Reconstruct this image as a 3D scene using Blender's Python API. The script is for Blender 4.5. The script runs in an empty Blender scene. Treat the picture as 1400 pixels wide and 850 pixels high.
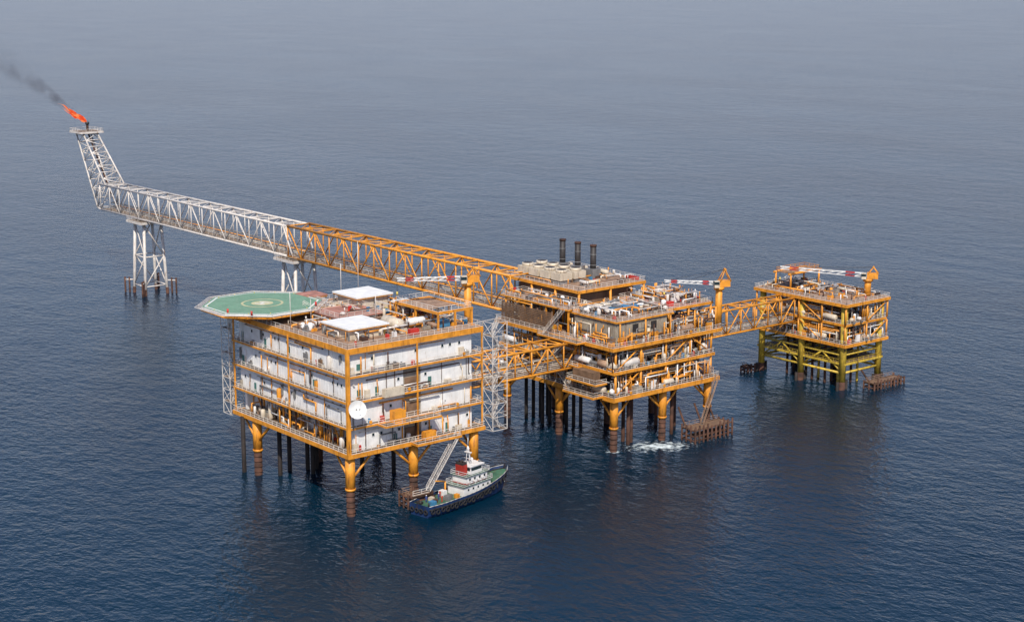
import bpy, math, random
from mathutils import Vector, Matrix
R=random.Random(11)
sc=bpy.context.scene
try:
    sc.view_settings.view_transform='Standard'; sc.view_settings.look='None'; sc.view_settings.exposure=0
except Exception as e: print(e)

# ------------------------------------------------------------------ materials
MATS={}
def paint(name,col,rough=.5,var=.18,rust=0.0,rustcol=(.10,.04,.02),metal=0.0,scale=.5):
    m=bpy.data.materials.new(name); m.use_nodes=True
    nt=m.node_tree; N=nt.nodes; L=nt.links; b=N['Principled BSDF']
    tc=N.new('ShaderNodeTexCoord')
    n1=N.new('ShaderNodeTexNoise'); n1.inputs['Scale'].default_value=scale; n1.inputs['Detail'].default_value=4
    L.new(tc.outputs['Object'],n1.inputs['Vector'])
    r1=N.new('ShaderNodeValToRGB')
    d=[c*(1-var*1.6) for c in col]; l=[min(1,c*(1+var*.5)) for c in col]
    r1.color_ramp.elements[0].position=.3; r1.color_ramp.elements[0].color=(*d,1)
    r1.color_ramp.elements[1].position=.65; r1.color_ramp.elements[1].color=(*l,1)
    L.new(n1.outputs['Fac'],r1.inputs['Fac'])
    out=r1.outputs['Color']
    if rust>0:
        mp=N.new('ShaderNodeMapping'); mp.inputs['Scale'].default_value=(1.6,1.6,.28)
        L.new(tc.outputs['Object'],mp.inputs['Vector'])
        n2=N.new('ShaderNodeTexNoise'); n2.inputs['Scale'].default_value=1.0; n2.inputs['Detail'].default_value=6; n2.inputs['Roughness'].default_value=.65
        L.new(mp.outputs['Vector'],n2.inputs['Vector'])
        r2=N.new('ShaderNodeValToRGB'); t=.72-rust*.34
        r2.color_ramp.elements[0].position=t-.04; r2.color_ramp.elements[0].color=(0,0,0,1)
        r2.color_ramp.elements[1].position=min(1,t+.14); r2.color_ramp.elements[1].color=(1,1,1,1)
        L.new(n2.outputs['Fac'],r2.inputs['Fac'])
        mx=N.new('ShaderNodeMixRGB'); mx.inputs['Color2'].default_value=(*rustcol,1)
        L.new(r2.outputs['Color'],mx.inputs['Fac']); L.new(out,mx.inputs['Color1']); out=mx.outputs['Color']
    L.new(out,b.inputs['Base Color'])
    b.inputs['Roughness'].default_value=rough; b.inputs['Metallic'].default_value=metal
    MATS[name]=m; return m
paint('orange_paint',(.74,.30,.028),.5,.2,.42,(.20,.07,.02))
paint('yellow_paint',(.60,.42,.05),.55,.2,.48)
paint('white_wall',(.76,.76,.745),.5,.08,.26,(.45,.36,.27))
paint('white_paint',(.74,.73,.71),.5,.1,.3,(.34,.21,.14))
paint('rail_paint',(.72,.66,.58),.5,.1,.2,(.45,.28,.17))
paint('galv_white',(.64,.60,.55),.5,.12,.42,(.30,.18,.11))
paint('cream_paint',(.60,.52,.40),.5,.14,.35)
paint('steel_grey',(.18,.18,.18),.5,.2,.35)
paint('module_grey',(.34,.30,.24),.55,.18,.45,(.18,.11,.07))
paint('deck_grating',(.18,.125,.08),.8,.3,.5)
paint('deck_red',(.42,.19,.14),.75,.25,.35,(.34,.25,.2))
paint('deck_tan',(.34,.22,.145),.75,.28,.5,(.16,.08,.045))
paint('brown_cladding',(.20,.12,.07),.7,.25,.3)
paint('rust_steel',(.085,.037,.022),.85,.45,.3,(.03,.02,.018))
paint('dark_pile',(.022,.016,.014),.8,.4,.3,(.06,.03,.02))
paint('black_steel',(.03,.026,.025),.6,.3,.3)
paint('heli_green',(.15,.29,.19),.75,.12,.5,(.25,.34,.25),scale=.3)
paint('mark_white',(.78,.78,.75),.6,.08,.15,(.5,.45,.38))
paint('mark_yellow',(.66,.50,.10),.6,.12,.2)
paint('mark_pale',(.52,.50,.28),.6,.2)
paint('red_paint',(.50,.035,.025),.5,.15,.2)
paint('blue_paint',(.05,.20,.36),.5,.15,.3)
paint('hull_blue',(.012,.035,.11),.4,.3,.35,(.05,.03,.02))
paint('boat_green',(.05,.15,.09),.7,.25,.55,(.10,.09,.05))
paint('maroon_paint',(.36,.03,.02),.5,.2,.2)
paint('teal_door',(.06,.17,.15),.5,.1)
paint('rubber',(.015,.015,.016),.85,.3)
paint('coverall_red',(.45,.06,.03),.8,.1)
paint('coverall_blue',(.04,.07,.22),.8,.1)
paint('skin_tone',(.40,.22,.14),.6,.05)
g=bpy.data.materials.new('window_glass'); g.use_nodes=True
b=g.node_tree.nodes['Principled BSDF']; b.inputs['Base Color'].default_value=(.015,.03,.035,1); b.inputs['Roughness'].default_value=.08
MATS['glass']=g

# ------------------------------------------------------------------ builder
GROUPS=[]
class Part:
    def __init__(s,name,mat,off): s.name=name;s.mat=mat;s.off=Vector(off);s.v=[];s.f=[];s.s=[]
    def box(s,x0,x1,y0,y1,z0,z1):
        if x1<x0:x0,x1=x1,x0
        if y1<y0:y0,y1=y1,y0
        if z1<z0:z0,z1=z1,z0
        n=len(s.v); s.v+=[(x,y,z) for z in(z0,z1) for y in(y0,y1) for x in(x0,x1)]
        for q in((0,2,3,1),(4,5,7,6),(0,1,5,4),(2,6,7,3),(0,4,6,2),(1,3,7,5)):
            s.f.append([n+i for i in q]); s.s.append(False)
    def obox(s,M,sx,sy,sz):
        n=len(s.v)
        for z in(-.5,.5):
            for y in(-.5,.5):
                for x in(-.5,.5): s.v.append(tuple(M@Vector((x*sx,y*sy,z*sz))))
        for q in((0,2,3,1),(4,5,7,6),(0,1,5,4),(2,6,7,3),(0,4,6,2),(1,3,7,5)):
            s.f.append([n+i for i in q]); s.s.append(False)
    def cyl(s,p,q,r,n=8,r2=None,caps=True,dome=False):
        p=Vector(p);q=Vector(q);d=q-p
        if d.length<1e-5:return
        r2=r if r2 is None else r2
        z=d.normalized(); a=Vector((0,0,1)) if abs(z.z)<.9 else Vector((1,0,0))
        x=z.cross(a).normalized(); y=z.cross(x)
        rings=[(p,r),(q,r2)]
        if dome:
            rings=[(p-z*r*.45,r*.25),(p-z*r*.32,r*.7),(p,r),(q,r2),(q+z*r2*.32,r2*.7),(q+z*r2*.45,r2*.25)]
        b0=len(s.v)
        off=math.pi/n
        for c,rr in rings:
            for i in range(n):
                t=2*math.pi*i/n+off; s.v.append(tuple(c+x*math.cos(t)*rr+y*math.sin(t)*rr))
        for k in range(len(rings)-1):
            for i in range(n):
                j=(i+1)%n; o=b0+k*n
                s.f.append([o+i,o+n+i,o+n+j,o+j]); s.s.append(n>4)
        if caps:
            s.f.append([b0+i for i in range(n)]); s.s.append(False)
            o=b0+(len(rings)-1)*n
            s.f.append([o+i for i in reversed(range(n))]); s.s.append(False)
    def bar(s,p,q,r): s.cyl(p,q,r,4,caps=False)
    def poly(s,pts,z=None):
        n=len(s.v)
        for p in pts: s.v.append((p[0],p[1],z if z is not None else p[2]))
        s.f.append(list(range(n,n+len(pts)))); s.s.append(False)
    def ring(s,c,r0,r1,z,n=48,a0=0):
        b0=len(s.v)
        for i in range(n):
            t=2*math.pi*i/n+a0
            for r in(r0,r1): s.v.append((c[0]+r*math.cos(t),c[1]+r*math.sin(t),z))
        for i in range(n):
            j=(i+1)%n; s.f.append([b0+2*i,b0+2*i+1,b0+2*j+1,b0+2*j]); s.s.append(False)
class Group:
    def __init__(s,name,loc,rotz=0):
        s.name=name; s.e=bpy.data.objects.new(name,None); sc.collection.objects.link(s.e)
        s.e.location=loc; s.e.rotation_euler=(0,0,rotz); s.e.empty_display_size=2
        s.rot=rotz; s.loc=Vector(loc); s.parts={}; GROUPS.append(s); s.local=False
    def p(s,name,mat):
        k=(name,mat)
        if k not in s.parts: s.parts[k]=Part(name+('' if name.endswith(mat) else '_'+mat),mat,s.loc)
        return s.parts[k]
    def build(s):
        for pt in s.parts.values():
            me=bpy.data.meshes.new(pt.name); off=Vector((0,0,0)) if s.local else pt.off
            me.from_pydata([tuple(Vector(v)-off) for v in pt.v],[],pt.f)
            me.polygons.foreach_set('use_smooth',pt.s); me.materials.append(MATS[pt.mat]); me.update()
            o=bpy.data.objects.new(pt.name,me); sc.collection.objects.link(o); o.parent=s.e

def rail(g,pts,z,closed=False,mat='rail_paint',h=1.15,step=2.0,r=.06):
    P=g.p('railings',mat); pts=list(pts)
    if closed: pts=pts+[pts[0]]
    for a,b in zip(pts[:-1],pts[1:]):
        za=a[2] if len(a)>2 else z; zb=b[2] if len(b)>2 else z
        A=Vector((a[0],a[1],za));B=Vector((b[0],b[1],zb)); l=(B-A).length; n=max(1,int(l/step))
        for k in range(n+1):
            c=A.lerp(B,k/n); P.bar(c,c+Vector((0,0,h)),r*.9)
        for hh,rr in((h,r),(h*.52,r*.8),(.12,r*1.1)):
            P.bar(A+Vector((0,0,hh)),B+Vector((0,0,hh)),rr)
def deck(g,x0,x1,y0,y1,z,edge='orange_paint',depth=.9,rails=True,top='deck_grating',joist=5.0,sides='NSEW',railmat='rail_paint',rr=.055):
    T=g.p('deck_plating',top); T.box(x0+.18,x1-.18,y0+.18,y1-.18,z-.15,z-.02)
    E=g.p('deck_beams',edge)
    E.box(x0,x1,y0,y0+.35,z-depth,z); E.box(x0,x1,y1-.35,y1,z-depth,z)
    E.box(x0,x0+.35,y0+.352,y1-.352,z-depth,z); E.box(x1-.35,x1,y0+.352,y1-.352,z-depth,z)
    n=max(1,int((y1-y0)/joist))
    for i in range(1,n):
        y=y0+(y1-y0)*i/n; E.box(x0+.36,x1-.36,y-.15,y+.15,z-depth*.85,z-.153)
    n=max(1,int((x1-x0)/joist/1.5))
    for i in range(1,n):
        x=x0+(x1-x0)*i/n; E.box(x-.2,x+.2,y0+.36,y1-.36,z-depth*.95,z-.156)
    if rails:
        i=.15; c={'S':((x0+i,y0+i),(x1-i,y0+i)),'N':((x0+i,y1-i),(x1-i,y1-i)),'W':((x0+i,y0+i),(x0+i,y1-i)),'E':((x1-i,y0+i),(x1-i,y1-i))}
        for s in sides: rail(g,c[s],z,mat=railmat,r=rr)
def bridge(g,axis,a0,a1,c0,c1,z0,z1,n,mat,r=.3,rd=.2,pipes=True,floor='deck_grating'):
    P=g.p('truss',mat)
    def W(a,c,z): return (a,c,z) if axis=='x' else (c,a,z)
    for c in(c0,c1):
        for z in(z0,z1): P.cyl(W(a0,c,z),W(a1,c,z),r,8)
    for i in range(n+1):
        a=a0+(a1-a0)*i/n
        for c in(c0,c1): P.cyl(W(a,c,z0),W(a,c,z1),rd,6)
        for z in(z0,z1): P.cyl(W(a,c0,z),W(a,c1,z),rd,6)
        if i<n:
            b=a0+(a1-a0)*(i+1)/n
            for c in(c0,c1):
                if i%2: P.cyl(W(a,c,z0),W(b,c,z1),rd,6)
                else: P.cyl(W(a,c,z1),W(b,c,z0),rd,6)
            if i%2: P.cyl(W(a,c0,z1),W(b,c1,z1),rd*.8,6)
            else: P.cyl(W(a,c1,z1),W(b,c0,z1),rd*.8,6)
    F=g.p('walkway',floor); p=W(a0,c0+.5,z0+.2);q=W(a1,(c0+c1)/2,z0+.35); F.box(p[0],q[0],p[1],q[1],p[2],q[2])
    for c in(c0+.6,(c0+c1)/2): rail(g,[W(a0,c,z0+.35),W(a1,c,z0+.35)],0,mat='rail_paint',step=3,r=.045)
    if pipes:
        for k,(m,rr) in enumerate((('cream_paint',.24),('steel_grey',.3),('galv_white',.18),('orange_paint',.22))):
            c=c0+(c1-c0)*(.56+.12*k); g.p('pipes',m).cyl(W(a0,c,z0+.8),W(a1,c,z0+.8),rr,8)
            if k<2: g.p('pipes',m).cyl(W(a0,c,z0+2.4),W(a1,c,z0+2.4),rr*.8,8)
def stairs(g,p,q,w=1.1,side=(0,1,0),mat='rail_paint'):
    p=Vector(p);q=Vector(q);s=Vector(side)*w*.5
    P=g.p('stairs',mat)
    for k in(-1,1): P.bar(p+s*k,q+s*k,.1)
    n=max(2,int(abs(q.z-p.z)/.4)); Tt=g.p('treads','steel_grey')
    for i in range(n+1):
        c=p.lerp(q,i/n); Tt.bar(c-s,c+s,.08)
    for k in(-1,1):
        A=p+s*k;B=q+s*k; rail(g,[tuple(A),tuple(B)],0,mat=mat,step=1.8,r=.05)
PIPEM=['white_paint','cream_paint','steel_grey','orange_paint','orange_paint','rust_steel','orange_paint','orange_paint','deck_tan','galv_white','rust_steel','orange_paint']
def clutter(g,x0,x1,y0,y1,z,h,n,small=False):
    z+=.02
    for _ in range(n):
        t=R.random(); m=R.choice(PIPEM); x=R.uniform(x0,x1); y=R.uniform(y0,y1)
        if t<.36:
            P=g.p('pipework',m); r=R.uniform(.07,.24); zz=z+R.uniform(.5,h-.4)
            l=R.uniform(3,11)
            if R.random()<.5: q=(min(x1,x+l),y,zz)
            else: q=(x,min(y1,y+l),zz)
            P.cyl((x,y,zz),q,r,8); P.cyl(q,(q[0],q[1],z if R.random()<.6 else z+h-.2),r,8); P.cyl((x,y,zz),(x,y,z),r,8)
        elif t<.50:
            g.p('pipework',m).cyl((x,y,z),(x,y,z+h-.2),R.uniform(.07,.22),8)
        elif t<.55 and not small:
            r=R.uniform(.5,min(1.0,h*.22)); l=R.uniform(2.5,5); P=g.p('vessels',R.choice(['white_paint','cream_paint','galv_white','steel_grey','deck_tan']))
            zz=z+r+.6
            if R.random()<.5 and x+l<x1: P.cyl((x,y,zz),(x+l,y,zz),r,14,dome=True); S=[(x+.6,y),(x+l-.6,y)]
            else:
                y2=min(y1-1,y+l); P.cyl((x,y,zz),(x,y2,zz),r,14,dome=True); S=[(x,y+.6),(x,y2-.6)]
            for a,b in S: g.p('saddles','steel_grey').box(a-.3,a+.3,b-.3,b+.3,z,zz-r*.6)
        elif t<.61:
            r=R.uniform(.3,.7); g.p('vessels',R.choice(['white_paint','cream_paint','galv_white','orange_paint'])).cyl((x,y,z+.4),(x,y,z+min(h-.6,R.uniform(1.4,3.4))),r,12,dome=True)
        elif t<.84:
            sx,sy,sz=R.uniform(.5,2.3),R.uniform(.5,2.3),R.uniform(.5,min(2.3,h*.6))
            g.p('equipment',R.choice(['module_grey','cream_paint','steel_grey','white_paint','brown_cladding','deck_tan','orange_paint','rust_steel','orange_paint'])).box(x,min(x1+.01,x+sx),y,min(y1+.01,y+sy),z,z+sz)
            g.p('equipment','steel_grey').box(x+.2,min(x1,x+sx*.5),y+.2,min(y1,y+sy*.6),z+sz+.01,z+sz+.4)
        elif t<.94:
            zz=z+h*R.uniform(.6,.92)
            if R.random()<.5: g.p('cable_trays','galv_white').box(x,min(x1,x+R.uniform(4,10)),y,y+.4,zz,zz+.12)
            else: g.p('cable_trays','galv_white').box(x,x+.4,y,min(y1,y+R.uniform(4,10)),zz,zz+.12)
        else:
            g.p('small_fittings',R.choice(['red_paint','blue_paint','mark_yellow','red_paint'])).box(x,x+R.uniform(.3,1.2),y,y+R.uniform(.3,1.0),z,z+R.uniform(.5,1.4))
def rack(g,axis,a0,a1,c,z,n=4):
    for k in range(n):
        m=R.choice(PIPEM); r=R.uniform(.08,.2); zz=z+k*.5+R.uniform(-.08,.08); s=R.uniform(0,.25)*(a1-a0); e=R.uniform(0,.25)*(a1-a0); cc=c+R.uniform(-.15,.3)
        if axis=='x': g.p('pipework',m).cyl((a0+s,cc,zz),(a1-e,cc,zz),r,8)
        else: g.p('pipework',m).cyl((cc,a0+s,zz),(cc,a1-e,zz),r,8)
def lifebuoys(g,pts):
    P=g.p('lifebuoys','orange_paint')
    for (x,y,z) in pts: P.cyl((x,y-.06,z),(x,y+.06,z),.42,12)
def leg(g,x,y,ztop,r=1.15,mat='orange_paint',split=6.0,low='rust_steel',dirs=((1,0),(-1,0),(0,1),(0,-1))):
    g.p('jacket_legs',mat).cyl((x,y,split),(x,y,ztop),r,20)
    g.p('jacket_legs',mat).cyl((x,y,split+.1),(x,y,split+.6),r*1.08,20)
    P=g.p('jacket_legs',low); P.cyl((x,y,-12),(x,y,split+.02),r*.84,18)
    for k in range(4): 
        z=split*(.15+.22*k); P.cyl((x,y,z-.12),(x,y,z+.12),r*.93,18)
    for dx,dy in dirs:
        g.p('jacket_braces',mat).cyl((x,y,ztop-6.0),(x+dx*6,y+dy*6,ztop-.4),r*.26,10)
def crane(name,base,h,az,boomlen,elev,segs=8,w=1.1,hcab=3.5,pr=.9,cab=1.0):
    g=Group(name,base); x,y,z=base
    P=g.p('pedestal','orange_paint'); P.cyl((x,y,z),(x,y,z+h),pr,16); P.cyl((x,y,z+h-.8),(x,y,z+h),pr*1.5,16)
    d=Vector((math.cos(az),math.sin(az),0)); s=Vector((-d.y,d.x,0)); T=Vector((x,y,z+h))
    M=Matrix(((d.x,s.x,0,0),(d.y,s.y,0,0),(0,0,1,0),(0,0,0,1)))
    g.p('machinery_house','orange_paint').obox(Matrix.Translation(T-d*1.3+Vector((0,0,.9)))@M,3.6*cab,2.4*cab,1.7)
    g.p('operator_cab','cream_paint').obox(Matrix.Translation(T+d*1.2+s*1.7+Vector((0,0,1.0)))@M,1.4,1.3,1.8)
    g.p('cab_windows','glass').obox(Matrix.Translation(T+d*1.3+s*1.7+Vector((0,0,1.3)))@M,1.44,1.34,.8)
    top=T-d*1.5+Vector((0,0,2.1+hcab))
    for k in(-1,1):
        P.cyl(T+s*k*1.1+Vector((0,0,1.5)),top+s*k*.4,.15,6); P.cyl(T-d*3+s*k*1.1+Vector((0,0,1.5)),top+s*k*.4,.15,6)
    P.cyl(top-s*.7,top+s*.7,.3,8)
    D=(d*math.cos(elev)+Vector((0,0,math.sin(elev)))); U=D.cross(s); U=-U if U.z<0 else U
    B=T+d*1.2+Vector((0,0,1.0)); tip=B+D*boomlen
    for i in range(segs):
        m='red_paint' if i in(1,segs-2) else 'mark_white'; Q=g.p('boom',m)
        a=B+D*boomlen*i/segs; b=B+D*boomlen*(i+1)/segs
        f=lambda t:w*.5*(1-.4*t)
        wa=f(i/segs);wb=f((i+1)/segs)
        for ks in(-1,1):
            for ku in(-1,1): Q.bar(a+s*ks*wa+U*ku*wa,b+s*ks*wb+U*ku*wb,.11)
        for ks in(-1,1): Q.bar(a+s*ks*wa+U*wa,b+s*ks*wb-U*wb,.07)
        Q.bar(a+s*wa+U*wa,b-s*wb+U*wb,.07); Q.bar(a-s*wa+U*wa,a+s*wa+U*wa,.07)
    K=g.p('cables','black_steel'); K.bar(top,tip,.05); K.bar(top,B+D*boomlen*.6,.05); K.bar(tip,tip-Vector((0,0,3)),.05)
    g.p('hook','mark_yellow').cyl(tip-Vector((0,0,3)),tip-Vector((0,0,3.8)),.25,8)
    return g

# ------------------------------------------------------------------ accommodation platform
A=Group('accommodation_platform',(19,25,0))
for x in(1.2,19,37):
    for y in(1.2,42): leg(A,x,y,14.2,dirs=[d for d in((1,0),(-1,0),(0,1),(0,-1)) if 0<x+d[0]*5.5<39 and 0<y+d[1]*5.5<50])
for x,y in((5,38),(9,40),(13,38),(15,37),(12,34),(-.5,46),(24,30),(28,22)):
    A.p('caissons','dark_pile').cyl((x,y,-12),(x,y,14.3),.55,10)
X0,X1,Y0,Y1=0,39,-.3,51
deck(A,X0-.4,X1+.2,Y0-.4,Y1,15,depth=.95,rr=.07)
for i,z in enumerate((21,27,33)):
    deck(A,X0,X1,Y0,Y1,z,depth=.42,rr=.07)
deck(A,X0+.2,X1+.1,Y0+.2,Y1-.1,39.4,depth=1.3,top='deck_tan')
WX0,WX1,WY0,WY1=1.45,36.5,1.25,49.5
for i,z in enumerate((15,21,27,33)):
    zt=z+(5.0 if i==3 else 5.5)
    n=9; dy=(WY1-WY0)/n; W=A.p('walls','white_wall')
    rec=3.2 if i==0 else 0
    wx0=WX0+rec
    A.p('wall_core','module_grey').box(wx0+.3,WX1-.3,WY0+.3,WY1-.3,z,zt)
    for k in range(n):
        y=WY0+k*dy
        if i==0 and k in(2,5): continue
        W.box(wx0,wx0+1,y+.03,y+dy-.03,z+.05,zt-.02); W.box(WX1-1,WX1,y+.03,y+dy-.03,z+.05,zt-.02)
        for t in(.2,.4,.6,.8): W.box(wx0-.04,wx0,y+dy*t-.03,y+dy*t+.03,z+.2,zt-.1)
        for t in(.22,.55,.85):
            if R.random()<.38:
                yy=y+dy*t; A.p('window_frames','white_paint').box(wx0-.12,wx0-.052,yy-.42,yy+.42,z+2.7,z+3.6); A.p('windows','glass').box(wx0-.15,wx0-.122,yy-.3,yy+.3,z+2.82,z+3.48)
        if R.random()<.22:
            yy=y+dy*.7; A.p('doors','teal_door').box(wx0-.1,wx0-.055,yy-.5,yy+.5,z+.1,z+2.3)
        if R.random()<.25:
            yy=y+dy*R.random(); A.p('wall_fittings','steel_grey').box(wx0-.5,wx0-.1,yy,yy+.5,z+R.uniform(.6,3.5),z+4.2)
        if R.random()<.7:
            yy=y+dy*R.random(); A.p('floodlights','steel_grey').box(wx0-.5,wx0-.16,yy,yy+.4,z+4.3,z+4.6)
    n=7; dx=(WX1-WX0)/n
    for k in range(n):
        x=WX0+k*dx
        rc=(2.2 if k in(3,) and i in(0,1,2) else 0)
        W.box(x+.03+(1.01 if k==0 else 0),x+dx-.03-(1.01 if k==n-1 else 0),WY0+.002,WY0+1,z+.05,zt-.02) if not rc else A.p('equipment','brown_cladding').box(x+.5,x+dx-.5,WY0+.05,WY0+.28,z+.2,z+3)
        W.box(x+.03+(1.01 if k==0 else 0),x+dx-.03-(1.01 if k==n-1 else 0),WY1-1,WY1,z+.05,zt-.02)
        if not rc:
            for t in(.2,.4,.6,.8): W.box(x+dx*t-.03,x+dx*t+.03,WY0-.04,WY0,z+.2,zt-.1)
            for t in(.25,.7):
                if R.random()<.38:
                    xx=x+dx*t; A.p('window_frames','white_paint').box(xx-.42,xx+.42,WY0-.12,WY0-.052,z+2.7,z+3.6); A.p('windows','glass').box(xx-.3,xx+.3,WY0-.15,WY0-.122,z+2.82,z+3.48)
        if R.random()<.3 and not rc:
            xx=x+dx*.5; A.p('doors','teal_door').box(xx-.5,xx+.5,WY0-.1,WY0-.055,z+.1,z+2.3)
        if R.random()<.4:
            xx=x+dx*R.random(); A.p('wall_fittings','cream_paint').box(xx,xx+R.uniform(.6,1.8),WY0-.8,WY0-.15,z+.1,z+R.uniform(.9,2.2))
    for x in(19.5,38.6):
        A.p('columns','orange_paint').box(x-.15,x+.15,Y0+.02,Y0+.35,z+.01,z+5.5)
    for y in(25,50.3):
        A.p('columns','orange_paint').box(.03,.35,y-.15,y+.15,z+.01,z+5.5)
    rack(A,'y',2,48,WX0-.35 if i else WX0+2.6,z+4.3,1); rack(A,'x',3,36,WY0-.35,z+4.4,1)
for y in(8,16,25,33,42): 
    A.p('columns','orange_paint').box(3.2,3.6,y-.2,y+.2,15,20.5); A.p('columns','orange_paint').cyl((3.4,y,15),(3.4,y+4,20.5),.2,6)
A.p('columns','orange_paint').box(-.42,.4,-.72,.0,15,39.4)
for k in range(14):
    y=R.uniform(3,48); z=R.choice((21,27,33)); A.p('pipework',R.choice(['white_paint','orange_paint','rust_steel','rust_steel'])).cyl((WX0-.25,y,z),(WX0-.25,y,z+5.3),R.uniform(.06,.12),6)
for k in range(16):
    x=R.uniform(3,36); z=R.choice((15,21,27,33)); A.p('pipework',R.choice(['white_paint','orange_paint','rust_steel','rust_steel'])).cyl((x,WY0-.25,z),(x,WY0-.25,z+5.3),R.uniform(.06,.12),6)
clutter(A,.8,4.2,1,49,15,4.8,80,True)
for z in(21,27,33):
    clutter(A,.7,1.3,3,49,z,4.3,9,True); clutter(A,2,36,.1,.9,z,4.3,11,True)
clutter(A,2,36,.1,.9,15,4.3,16,True)
lifebuoys(A,[(x,-.42,z+.7) for x,z in((6,21),(31,21),(17,27),(33,33),(8,15.0))])
A.p('side_boxes','orange_paint').box(11,14,-3.0,-.8,20.95,23.8)
A.p('side_boxes','cream_paint').box(9,14.5,-2.0,-.8,27.2,29.1)
A.p('side_boxes','orange_paint').box(20,23,-2.6,-.8,15.1,17.2)
deck(A,8,24,-3.6,-.32,20.9,depth=.4,sides='SEW'); deck(A,17,30,-3.4,-.72,14.95,depth=.5,sides='SEW')
def stairtower(name,x0,x1,y0,y1,z0,z1,mat='galv_white'):
    g=Group(name,(x0,y0,z0)); P=g.p('frame',mat); n=int((z1-z0)/3)
    for x in(x0,x1):
        for y in(y0,y1): P.bar((x,y,z0),(x,y,z1),.11)
    for i in range(n+1):
        z=z0+(z1-z0)*i/n
        for y in(y0,y1): P.bar((x0,y,z),(x1,y,z),.08)
        for x in(x0,x1): P.bar((x,y0,z),(x,y1,z),.08)
        g.p('landings','deck_grating').box(x0+.1,x0+1.3,y0+.1,y1-.1,z-.08,z) if i%2 else g.p('landings','deck_grating').box(x1-1.3,x1-.1,y0+.1,y1-.1,z-.08,z)
        if i<n:
            zn=z0+(z1-z0)*(i+1)/n
            a,b=(x0+1.2,x1-1.2) if i%2 else (x1-1.2,x0+1.2)
            stairs(g,(a,(y0+y1)/2,z),(b,(y0+y1)/2,zn),.9,mat=mat)
            for y in(y0,y1):
                P.bar((x0,y,z),(x1,y,zn),.06) if i%2 else P.bar((x1,y,z),(x0,y,zn),.06)
            P.bar((x0,y0,z),(x0,y1,zn),.06)
            P.bar((x0,y0,z+1.1),(x1,y0,z+1.1),.05)
    return g
stairtower('stair_tower',39.6,44,-3,.8,14,40.5)
stairtower('stair_tower',-.5,3.2,51.6,55.2,13.5,38.5)
# helideck
H=Group('helideck',(5.5,45,42.3)); C=(5.5,45); Rh=14.8; zt=42.3
oc=[(C[0]+Rh*math.cos(math.pi/8+i*math.pi/4),C[1]+Rh*math.sin(math.pi/8+i*math.pi/4)) for i in range(8)]
H.p('landing_surface','heli_green').poly(oc,zt); H.p('slab','module_grey').poly(list(reversed(oc)),zt-.5)
for i in range(8):
    a=oc[i];b=oc[(i+1)%8]; H.p('edge_beam','white_paint').poly([(a[0],a[1],zt-.5),(b[0],b[1],zt-.5),(b[0],b[1],zt),(a[0],a[1],zt)])
    f=1.11; a2=(C[0]+(a[0]-C[0])*f,C[1]+(a[1]-C[1])*f,zt-.1); b2=(C[0]+(b[0]-C[0])*f,C[1]+(b[1]-C[1])*f,zt-.1)
    N=H.p('safety_net','galv_white')
    n=9
    for k in range(n+1):
        p=Vector((*a,zt-.3)).lerp(Vector((*b,zt-.3)),k/n); q=Vector(a2).lerp(Vector(b2),k/n); N.bar(p,q,.06)
    for t in(.25,.5,.75,1):
        N.bar(Vector((*a,zt-.3)).lerp(Vector(a2),t),Vector((*b,zt-.3)).lerp(Vector(b2),t),.04 if t<1 else .1)
    H.p('support_frame','orange_paint').cyl((a[0],a[1],zt-.9),(b[0],b[1],zt-.9),.25,6)
    H.p('support_frame','orange_paint').cyl((a[0]*.85+C[0]*.15,a[1]*.85+C[1]*.15,zt-.7),(min(38,max(1,C[0]+(a[0]-C[0])*.45)),min(50,C[1]+(a[1]-C[1])*.45),38.2),.2,6)
H.p('markings','mark_white').ring(C,Rh*.925,Rh*.955,zt+.015,8,math.pi/8)
H.p('markings','mark_pale').ring(C,4.6,5.2,zt+.015,48)
H.p('markings','mark_pale').ring(C,0.01,2.7,zt+.012,36)
rot=Matrix.Rotation(math.radians(25),2)
for bx in((-1.3,-.8,-1.5,1.5),(.8,1.3,-1.5,1.5),(-.798,.798,-.25,.25)):
    H.p('markings','mark_white').poly([tuple(Vector(C)+rot@Vector(q)) for q in((bx[0],bx[2]),(bx[1],bx[2]),(bx[1],bx[3]),(bx[0],bx[3]))],zt+.03)
for x in range(-5,17,5):
    H.p('support_frame','orange_paint').box(C[0]-5+x-.15,C[0]-5+x+.15,C[1]-10,C[1]+10,zt-1.1,zt-.51)
for i in range(16):
    t=i/16*2*math.pi; H.p('deck_lights','mark_yellow').cyl((C[0]+Rh*.9*math.cos(t),C[1]+Rh*.9*math.sin(t),zt),(C[0]+Rh*.9*math.cos(t),C[1]+Rh*.9*math.sin(t),zt+.2),.12,6)
for x,y in((-4,34),(-7,40),(14,34)): H.p('fire_monitors','red_paint').cyl((x,y,zt),(x,y,zt+1),.25,8)
stairs(H,(15.5,33.5,39.4),(12,36.5,42.2),1.2,(.7,.7,0))
def shelter(x0,x1,y0,y1,z0,z1,roof='mark_white',sides='cream_paint'):
    A.p('roof_cabins',sides).box(x0+1,x1-1,y0+1,y1-1,z0,z1-.6)
    A.p('cabin_roofs',roof).box(x0,x1,y0,y1,z1-.35,z1)
    A.p('cabin_trim','orange_paint').box(x0+.1,x1-.1,y0+.1,y1-.1,z1-.62,z1-.352)
    for x in(x0+.3,(x0+x1)/2,x1-.3):
        for y in(y0+.3,y1-.3): A.p('columns','steel_grey').box(x-.12,x+.12,y-.12,y+.12,z0,z1-.6)
shelter(5,16.5,6.5,18,39.4,42.3)
shelter(24,35,31,42,39.4,43.4)
shelter(32,37,22,28,39.4,42.2)
shelter(18,24,44,50,39.4,42.4,'deck_red')
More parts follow.
